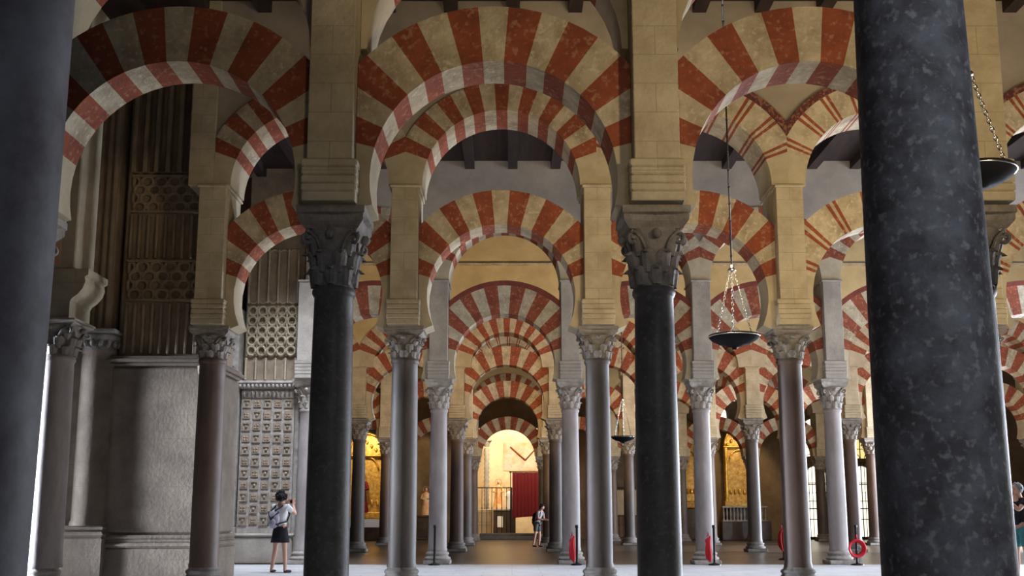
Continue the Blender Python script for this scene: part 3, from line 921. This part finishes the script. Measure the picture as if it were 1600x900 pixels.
# lit doors and windows of the far wall
def lit_opening(idx, X, w, z0, z1, m='window_light', frame=True, Y=YB):
    b = MB(); r = w / 2
    poly = [(X - r, z0), (X + r, z0)] + [(X + r * cos(t), z1 - r + r * sin(t)) for t in [pi * i / 12 for i in range(13)]]
    b.extrude_y(poly, Y - .03, Y - .005); o = struct(b.build('window_%d' % idx, m))
    if frame:
        b = MB(); pts = [(X - r, Y - .05, z0)] + [(X - r * cos(t), Y - .05, z1 - r + r * sin(t)) for t in [pi * i / 12 for i in range(13)]] + [(X + r, Y - .05, z0)]
        b.tube(pts, .06, 6, closed=True)
        if z1 - z0 > 1.5:
            b.tube([(X, Y - .05, z0), (X, Y - .05, z1)], .025, 6)
            for k in range(1, 4): z = z0 + (z1 - z0) * k / 4; b.tube([(X - r, Y - .05, z), (X + r, Y - .05, z)], .02, 6)
        b.build('window_frame', 'old_stone', o)
    return o


lit_opening(1, 15.3, 1.3, 4.1, 6.1)
lit_opening(2, 15.3, 1.15, 0.1, 3.7)
lit_opening(3, 17.6, 1.1, 4.0, 6.0, 'window_gold')
lit_opening(4, 17.6, 1.0, 0.1, 3.7)
lit_opening(5, 11.5, .55, 6.9, 7.6)
lit_opening(6, 10.7, .5, 6.0, 6.6)
lit_opening(7, -7.3, .8, 5.6, 6.5)
grille(15.3, 51.7, 1.2, 3.85, 'black iron grille before the brightest doorway at far right', 'iron grilles on the far wall', bars=7, rails=(.1, 1.5, 2.7))
grille(17.6, 51.7, 1.1, 3.85, 'black iron grille before the second bright doorway, farthest right', 'iron grilles on the far wall', bars=7, rails=(.1, 1.5, 2.7))

o = thing('painting', (5.4, YB, 2.5), 'large dark framed painting high on wall right of the passage', 'painting')
b = MB(); b.box(-.85, .85, -.06, 0, .1, 3.5); b.build('canvas', 'painting_dark', o)
b = MB(); b.cbox(0, -.05, 0, 1.9, .12, .1, .02); b.cbox(0, -.05, 3.5, 1.9, .12, .1, .02); b.cbox(-.9, -.05, .1, .1, .12, 3.4, .02); b.cbox(.9, -.05, .1, .1, .12, 3.4, .02); b.build('frame', 'dark_wood', o)
o = thing('dado_panel', (5.4, YB - .05, 1.2), 'pale plain wall panel below the dark framed painting', 'panel')
b = MB(); b.cbox(0, 0, 0, 2.0, .08, 1.25, .02); b.build('slab', 'plain_stone', o)
grille(5.4, 50.4, 2.4, 1.2, 'low dark wooden railing below the dark painting', None, 'dark_wood', 12, (.1,), False, name='railing')


# ------------------------------------------------------------------ hanging lamps
def link_mesh(L, n, r=0.011, wire=0.0035):
    b = MB()
    for i in range(n):
        z = -(i + .5) * L / n; pts = []
        for t in range(10):
            a = 2 * pi * t / 10; u = r * cos(a); v = (L / n * .62) * sin(a)
            pts.append((u, 0, z + v) if i % 2 == 0 else (0, u, z + v))
        b.tube(pts, wire, 4, closed=True)
    return b


def hanging_lamp(X, Y, z, R, za, label, wire=0.004):
    o = thing('hanging_lamp', (X, Y, z), label, 'lamp', 'disc lamps hanging on chains')
    b = MB(); k = R / .345
    b.lathe([(.0, -.155 * k), (.03 * k, -.15 * k), (.035 * k, -.12 * k), (.10 * k, -.11 * k), (.12 * k, -.095 * k), (.22 * k, -.07 * k), (.31 * k, -.02 * k), (.345 * k, .02 * k)], 36)
    b.lathe([(.345 * k, .028 * k), (.345 * k, .05 * k), (.325 * k, .05 * k), (.30 * k, 0.0), (.0, -.03 * k)], 36, capb=False)
    b.build('dish', 'lamp_black', o)
    b = MB(); b.lathe([(.343 * k, .018 * k), (.352 * k, .020 * k), (.352 * k, .030 * k), (.343 * k, .032 * k)], 36, capb=False, capt=False); b.build('rim', 'rim_metal', o)
    L0 = za - z
    for i in range(3):
        a = radians(200 + 120 * i); p = Vector((.27 * k * cos(a), .27 * k * sin(a), .03)); q = Vector((.03 * cos(a), .03 * sin(a), L0))
        d = p - q
        me = link_mesh(d.length, 22, .014 * k, wire)
        c_ = me.build('chain', 'rim_metal', o, q); c_.rotation_euler = (-d).to_track_quat('Z', 'Y').to_euler()
    b = MB(); b.lathe([(.0, L0 - .03), (.055, L0 - .02), (.06, L0), (.03, L0 + .03), (.02, L0 + .07), (.0, L0 + .075)], 16); b.build('crown', 'rim_metal', o)
    b = MB(); ct = CEIL2 if Y > 26 else CEIL
    b.tube([(0, 0, L0 + .07), (0, 0, ct - z)], .012, 8)
    zz = L0 + .2
    while zz < ct - z - .3: b.ellipsoid((0, 0, zz), (.018, .018, .03), 6, 5); zz += .25
    b.build('rod', 'black_metal', o)
    return o


hanging_lamp(3.06, 13.9, 3.58, .345, 4.55, 'round dark disc lamp hanging between the second and third rows')
hanging_lamp(4.04, 8.6, 4.10, .345, 5.05, 'round dark disc lamp half hidden behind the big mottled column', .006)
hanging_lamp(3.2, 29.5, 3.38, .345, 4.5, 'small distant disc lamp hanging right of the central passage', .006)


# ------------------------------------------------------------------ barrier posts with red ropes
def post(X, Y, label):
    o = thing('barrier_post', (X, Y, 0), label, 'post', 'black rope barrier posts')
    b = MB(); b.lathe([(.15, 0), (.15, .015), (.13, .03), (.04, .05), (.03, .07)], 20); b.build('foot', 'black_metal', o)
    b = MB(); b.lathe([(.028, .07), (.028, .88), (.04, .885), (.04, .94), (.02, .955)], 14); b.build('pole', 'black_metal', o)
    return o


def coil(X, Y, z, R, rz, label, tall=1.0):
    b = MB()
    for i in range(5):
        rr = R * (1 - .06 * i)
        b.tube([((rr * cos(t)) * (1 if tall == 1 else .45), -.045 + .022 * i + .01 * sin(3 * t + i), rr * sin(t) * tall) for t in [2 * pi * q / 24 for q in range(24)]], .021, 6, closed=True)
    b.tube([(0, -.03, R * tall), (0.01, 0, R * tall + .12), (0, .02, R * tall)], .014, 6)
    o = b.build('rope_coil', 'red_rope', None, (X, Y, z), (0, 0, rz))
    return tag(o, label, 'rope', 'coiled red barrier ropes')


PST = [(-1.86, 25.05, 'black barrier post before the pale column left of central passage'),
       (1.56, 25.05, 'black barrier post before the pale column right of central passage'),
       (4.86, 25.05, 'black barrier post beside the second pale column right of the passage'),
       (7.35, 28.2, 'black barrier post farthest back, right of the brown marble column'),
       (8.28, 25.05, 'black barrier post beside the pale column next to the big mottled one')]
for p in PST: post(*p)
coil(1.44, 24.95, .38, .2, radians(80), 'bundled red rope leaning on post right of central passage', 1.45)
coil(4.70, 24.95, .38, .2, radians(75), 'bundled red rope on post by second pale column right of passage', 1.45)
coil(7.28, 28.1, .52, .2, radians(35), 'coiled red rope on the farthest back barrier post', 1.4)
coil(8.27, 25.0, .40, .2, radians(0), 'round red rope coil on post nearest the big mottled column', 1.0)
coil(-7.26, 25.3, .345, .2, radians(70), 'bundled red rope at foot of the pale coffered buttress', 1.6)


# ------------------------------------------------------------------ people
def skin_obj(name, verts, edges, radii, m, parent, root=0, sub=2):
    me = bpy.data.meshes.new(name); me.from_pydata(verts, edges, []); me.update()
    tmp = bpy.data.objects.new(name, me); COL.objects.link(tmp)
    md = tmp.modifiers.new('skin', 'SKIN'); md.use_smooth_shade = True
    sv = me.skin_vertices[0].data
    for i, r in enumerate(radii):
        sv[i].radius = r if isinstance(r, tuple) else (r, r)
        sv[i].use_root = (i == root)
    ms = tmp.modifiers.new('sub', 'SUBSURF'); ms.levels = sub; ms.render_levels = sub
    dg = bpy.context.evaluated_depsgraph_get()
    out = bpy.data.meshes.new_from_object(tmp.evaluated_get(dg))
    bpy.data.objects.remove(tmp)
    out.name = name; out.materials.clear(); out.materials.append(M[m])
    for p in out.polygons: p.use_smooth = True; p.material_index = 0
    return place(name, out, parent)


def person(loc, yaw, label, P, top='white_cloth', bottom='skirt_black', hair='hair_black', skirt=True, curly=True, bag='bag_grey', H=1.0,
           hem=0.60, waist=1.0, held=True, sleeve=True, bagside=1):
    """P: joints in metres for a 1.65 m figure facing -Y"""
    o = thing('person', loc, label, 'person', None, yaw); o.scale = (H, H, H)
    V = []; E_ = []; R = []

    def v(p, r, par=None):
        V.append(tuple(p)); R.append(r)
        if par is not None: E_.append((par, len(V) - 1))
        return len(V) - 1
    J = {k: Vector(q) for k, q in P.items()}
    pel = v(J['pelvis'], (.135, .105))
    sp = v(J['pelvis'].lerp(J['chest'], .5), (.115, .09), pel)
    ch = v(J['chest'], (.14, .10), sp)
    up = v(J['chest'].lerp(J['neck'], .6), (.11, .08), ch)
    nk = v(J['neck'], .05, up)
    hd = J['head']; ax = (hd - J['neck']).normalized()
    fwd = Vector(P.get('look', (0, -1, 0))).normalized(); rgt = ax.cross(fwd).normalized()
    j1 = v(hd - ax * .085, (.058, .062), nk)
    j2 = v(hd, (.074, .088), j1)
    j3 = v(hd + ax * .07, (.072, .086), j2)
    v(hd + ax * .105, (.045, .055), j3)
    v(hd + fwd * .105 - ax * .012, .014, j2)          # nose
    v(hd + fwd * .075 - ax * .078, .026, j1)          # chin
    for sg in (1, -1): v(hd + rgt * sg * .085 - fwd * .005, .016, j2)   # ears
    for sd in 'LR':
        sg = 1 if sd == 'L' else -1
        sh = v(J['sh' + sd], .056, up)
        ua = v(J['sh' + sd].lerp(J['el' + sd], .5), .045, sh)
        el = v(J['el' + sd], .038, ua)
        fa = v(J['el' + sd].lerp(J['wr' + sd], .35), .038, el)
        wr = v(J['wr' + sd], (.026, .021), fa)
        d = (J['wr' + sd] - J['el' + sd]).normalized()
        hdir = Vector(P.get('hand' + sd, d)).normalized(); side = Vector(P.get('side' + sd, (1, 0, 0))); side = (side - hdir * side.dot(hdir)).normalized()
        nrm = hdir.cross(side)
        pm = v(J['wr' + sd] + hdir * .05, (.034, .018), wr)
        for q, ln in enumerate((.068, .078, .073, .058)):
            off = side * (-.03 + q * .02)
            k1 = v(J['wr' + sd] + hdir * .088 + off, .0098, pm)
            k2 = v(J['wr' + sd] + hdir * (.088 + ln * .5) + off + nrm * .012, .009, k1)
            v(J['wr' + sd] + hdir * (.088 + ln * .8) + off + nrm * .034, .0078, k2)
        t1 = v(J['wr' + sd] + hdir * .035 - side * .042 + nrm * .006, .0115, pm)
        v(J['wr' + sd] + hdir * .075 - side * .056 + nrm * .02, .0095, t1)
        hp = v(J['hip' + sd], (.09, .09), pel)
        th = v(J['hip' + sd].lerp(J['kn' + sd], .5), .072, hp)
        kn = v(J['kn' + sd], .052, th)
        cf = v(J['kn' + sd].lerp(J['an' + sd], .33), .053, kn)
        an = v(J['an' + sd], .034, cf)
        fd = Vector(P.get('foot' + sd, (0, -1, 0))).normalized()
        hl = v(J['an' + sd] + Vector((0, 0, -.045)) - fd * .02, .033, an)
        bl = v(J['an' + sd] + Vector((0, 0, -.058)) + fd * .11, (.036, .022), hl)
        v(J['an' + sd] + Vector((0, 0, -.062)) + fd * .165, (.03, .016), bl)
    skin_obj('body', V, E_, R, 'skin', o)
    # eyes, mouth
    for sg in (1, -1):
        b = MB(); b.ellipsoid(tuple(hd + fwd * .078 + rgt * sg * .032 + ax * .006), (.011, .011, .008), 8, 6); b.build('eye', 'hair_black', o)
    b = MB(); b.ellipsoid(tuple(hd + fwd * .082 - ax * .047), (.022, .012, .006), 8, 6); b.build('mouth', 'red_cloth', o)
    # hair
    b = MB(); c0 = hd - fwd * .022 + ax * .035; rr = random.Random(3)
    b.ellipsoid(tuple(c0), (.104, .106, .112) if curly else (.094, .098, .10), 16, 12)
    for i in range(70 if curly else 30):
        u = Vector((rr.gauss(0, 1), rr.gauss(0, 1), rr.gauss(0, 1))).normalized()
        if u.dot(fwd) > .35 and u.dot(ax) < .75: continue
        if u.dot(ax) < -.85: continue
        q = c0 + u * (.112 if curly else .092); s_ = rr.uniform(.018, .032) if curly else .02
        b.ellipsoid(tuple(q), (s_, s_, s_ * 1.2), 7, 5)
    b.build('hair', hair, o)
    # shirt
    V = []; E_ = []; R = []
    a = v(J['pelvis'] + Vector((0, 0, -.03)), (.158, .128)); b2 = v(J['pelvis'].lerp(J['chest'], .5), (.138, .112), a)
    c2 = v(J['chest'], (.158, .118), b2); d2 = v(J['chest'].lerp(J['neck'], .6), (.122, .092), c2); v(J['chest'].lerp(J['neck'], .84), .066, d2)
    for sd in 'LR':
        s1 = v(J['sh' + sd], .068, d2)
        s2 = v(J['sh' + sd].lerp(J['el' + sd], .35), .064, s1)
        v(J['sh' + sd].lerp(J['el' + sd], .62), .06, s2)
    skin_obj('shirt', V, E_, R, top, o)
    # skirt or shorts
    b = MB()
    if skirt:
        n = 28; px, py = J['pelvis'].x, J['pelvis'].y
        prof = [(.145, .115, waist), (.165, .135, waist - .1), (.185, .16, waist - .22), (.205, .18, hem), (.198, .173, hem), (.17, .14, hem + .1)]
        vs = []; fs = []
        for j, (rx, ry, z) in enumerate(prof):
            for i in range(n):
                a = 2 * pi * i / n; k = 1 + (.05 * sin(7 * a) * j / 5 if j < 5 else 0)
                vs.append((px + rx * k * cos(a), py + ry * k * sin(a), z))
        for j in range(len(prof) - 1):
            for i in range(n):
                l = (i + 1) % n; fs.append((j * n + l, j * n + i, (j + 1) * n + i, (j + 1) * n + l))
        b.add(vs, fs, 0, True); b.build('skirt', bottom, o)
    else:
        V = []; E_ = []; R = []
        a = v(J['pelvis'] + Vector((0, 0, .04)), (.15, .12))
        for sd in 'LR':
            h1 = v(J['hip' + sd], .105, a); h2 = v(J['hip' + sd].lerp(J['kn' + sd], .45), .092, h1); v(J['hip' + sd].lerp(J['kn' + sd], .85), .08, h2)
        skin_obj('shorts', V, E_, R, bottom, o)
    # shoes
    for sd in 'LR':
        fd = Vector(P.get('foot' + sd, (0, -1, 0))).normalized(); A = J['an' + sd]
        V = []; E_ = []; R = []
        q = v(A + Vector((0, 0, -.05)) - fd * .035, .038); q = v(A + Vector((0, 0, -.058)) + fd * .05, (.042, .03), q); v(A + Vector((0, 0, -.062)) + fd * .17, (.038, .024), q)
        skin_obj('shoe', V, E_, R, 'navy_strap', o)
    # rucksack
    if bag:
        c0 = J['chest'] + Vector((0.04 * bagside, .19, -.1))
        k = MB(); k.ellipsoid(tuple(c0), (.14, .085, .19), 18, 12); k.ellipsoid(tuple(c0 + Vector((0, .06, -.06))), (.10, .05, .09), 14, 10); bg = k.build('rucksack', bag, o)
        for sg in (-1, 1):
            k = MB(); k.tube([tuple(c0 + Vector((sg * .05, .03, .17))), tuple(J['neck'] + Vector((sg * .09, .045, -.03))), tuple(J['neck'] + Vector((sg * .10, -.06, -.06))),
                              tuple(J['chest'] + Vector((sg * .13, -.13, 0))), tuple(J['chest'] + Vector((sg * .16, .0, -.15))), tuple(c0 + Vector((sg * .1, .03, -.1)))], .017, 6)
            k.tube([tuple(c0 + Vector((sg * .13, .0, .15))), tuple(c0 + Vector((0, .095, .0))), tuple(c0 + Vector((-sg * .13, .0, -.13)))], .022, 6)
            k.build('strap', 'navy_strap', bg)
    if held:
        m_ = (J['wrL'] + J['wrR']) / 2 + Vector((0, -.07, .07))
        t = thing('phone', (0, 0, 0), '', 'phone'); 
        k = MB(); k.cbox(0, 0, -.04, .13, .022, .085, .008)
        k.lathe([(.0, 0), (.0, 0)], 4) if False else None
        bpy.data.objects.remove(t)
        Rz = Matrix.Rotation(yaw, 4, 'Z'); W = Vector(loc) + (Rz @ (m_ * H))
        ob = k.build('phone', 'black_metal', None, tuple(W), (0, 0, yaw)); tag(ob, 'black phone held up by the %s' % held, 'phone')
    return o


def pose_raised(lean=0.0):
    return dict(pelvis=(0, 0, .93), chest=(0, .0 + lean * .5, 1.20), neck=(0, .0 - lean, 1.42), head=(0, -.02 - lean, 1.545),
                shL=(.17, 0 - lean, 1.36), shR=(-.17, 0 - lean, 1.36), elL=(.22, -.20 - lean, 1.20), elR=(-.22, -.20 - lean, 1.20),
                wrL=(.07, -.32 - lean, 1.40), wrR=(-.07, -.32 - lean, 1.40), handL=(-.1, -.2, .9), handR=(.1, -.2, .9), sideL=(0, 1, 0), sideR=(0, 1, 0),
                hipL=(.085, 0, .88), hipR=(-.085, 0, .88), knL=(.12, -.02, .48), knR=(-.12, -.01, .48), anL=(.17, .02, .09), anR=(-.17, .02, .09),
                look=(0, -1, .12), footL=(.2, -1, 0), footR=(-.2, -1, 0))


def pose_bent():
    return dict(pelvis=(0, .03, .92), chest=(0, -.05, 1.17), neck=(0, -.13, 1.37), head=(0, -.19, 1.48),
                shL=(.18, -.11, 1.31), shR=(-.18, -.11, 1.31), elL=(.24, -.16, 1.05), elR=(-.24, -.16, 1.05),
                wrL=(.12, -.38, 1.02), wrR=(-.12, -.38, 1.02), handL=(-.2, -.9, 0), handR=(.2, -.9, 0), sideL=(1, 0, .3), sideR=(-1, 0, .3),
                hipL=(.09, .02, .87), hipR=(-.09, .02, .87), knL=(.11, -.03, .48), knR=(-.11, .04, .48), anL=(.12, .0, .09), anR=(-.12, .12, .09),
                look=(0, -1, -.5), footL=(.1, -1, 0), footR=(-.1, -1, 0))


person((-4.86, 21.8, 0), radians(156), 'woman in white shirt and black skirt with rucksack, photographing the carved wall', pose_raised(),
       held='woman in the white shirt at the carved wall', waist=.95, hem=.62)
person((0.98, 39.8, 0), radians(60), 'person in pale shirt and grey shorts bending forward below the chapel arch', pose_bent(), top='grey_cloth', bottom='shorts_grey',
       hair='hair_black', skirt=False, curly=False, bag='navy_strap', held=None)
person((9.30, 19.0, 0), radians(-75), 'grey haired person in black top cut by the right frame edge', pose_raised(), top='skirt_black', bottom='teal_cloth',
       hair='hair_grey', skirt=False, curly=False, bag=None, held='grey haired person at the right edge', H=1.06)
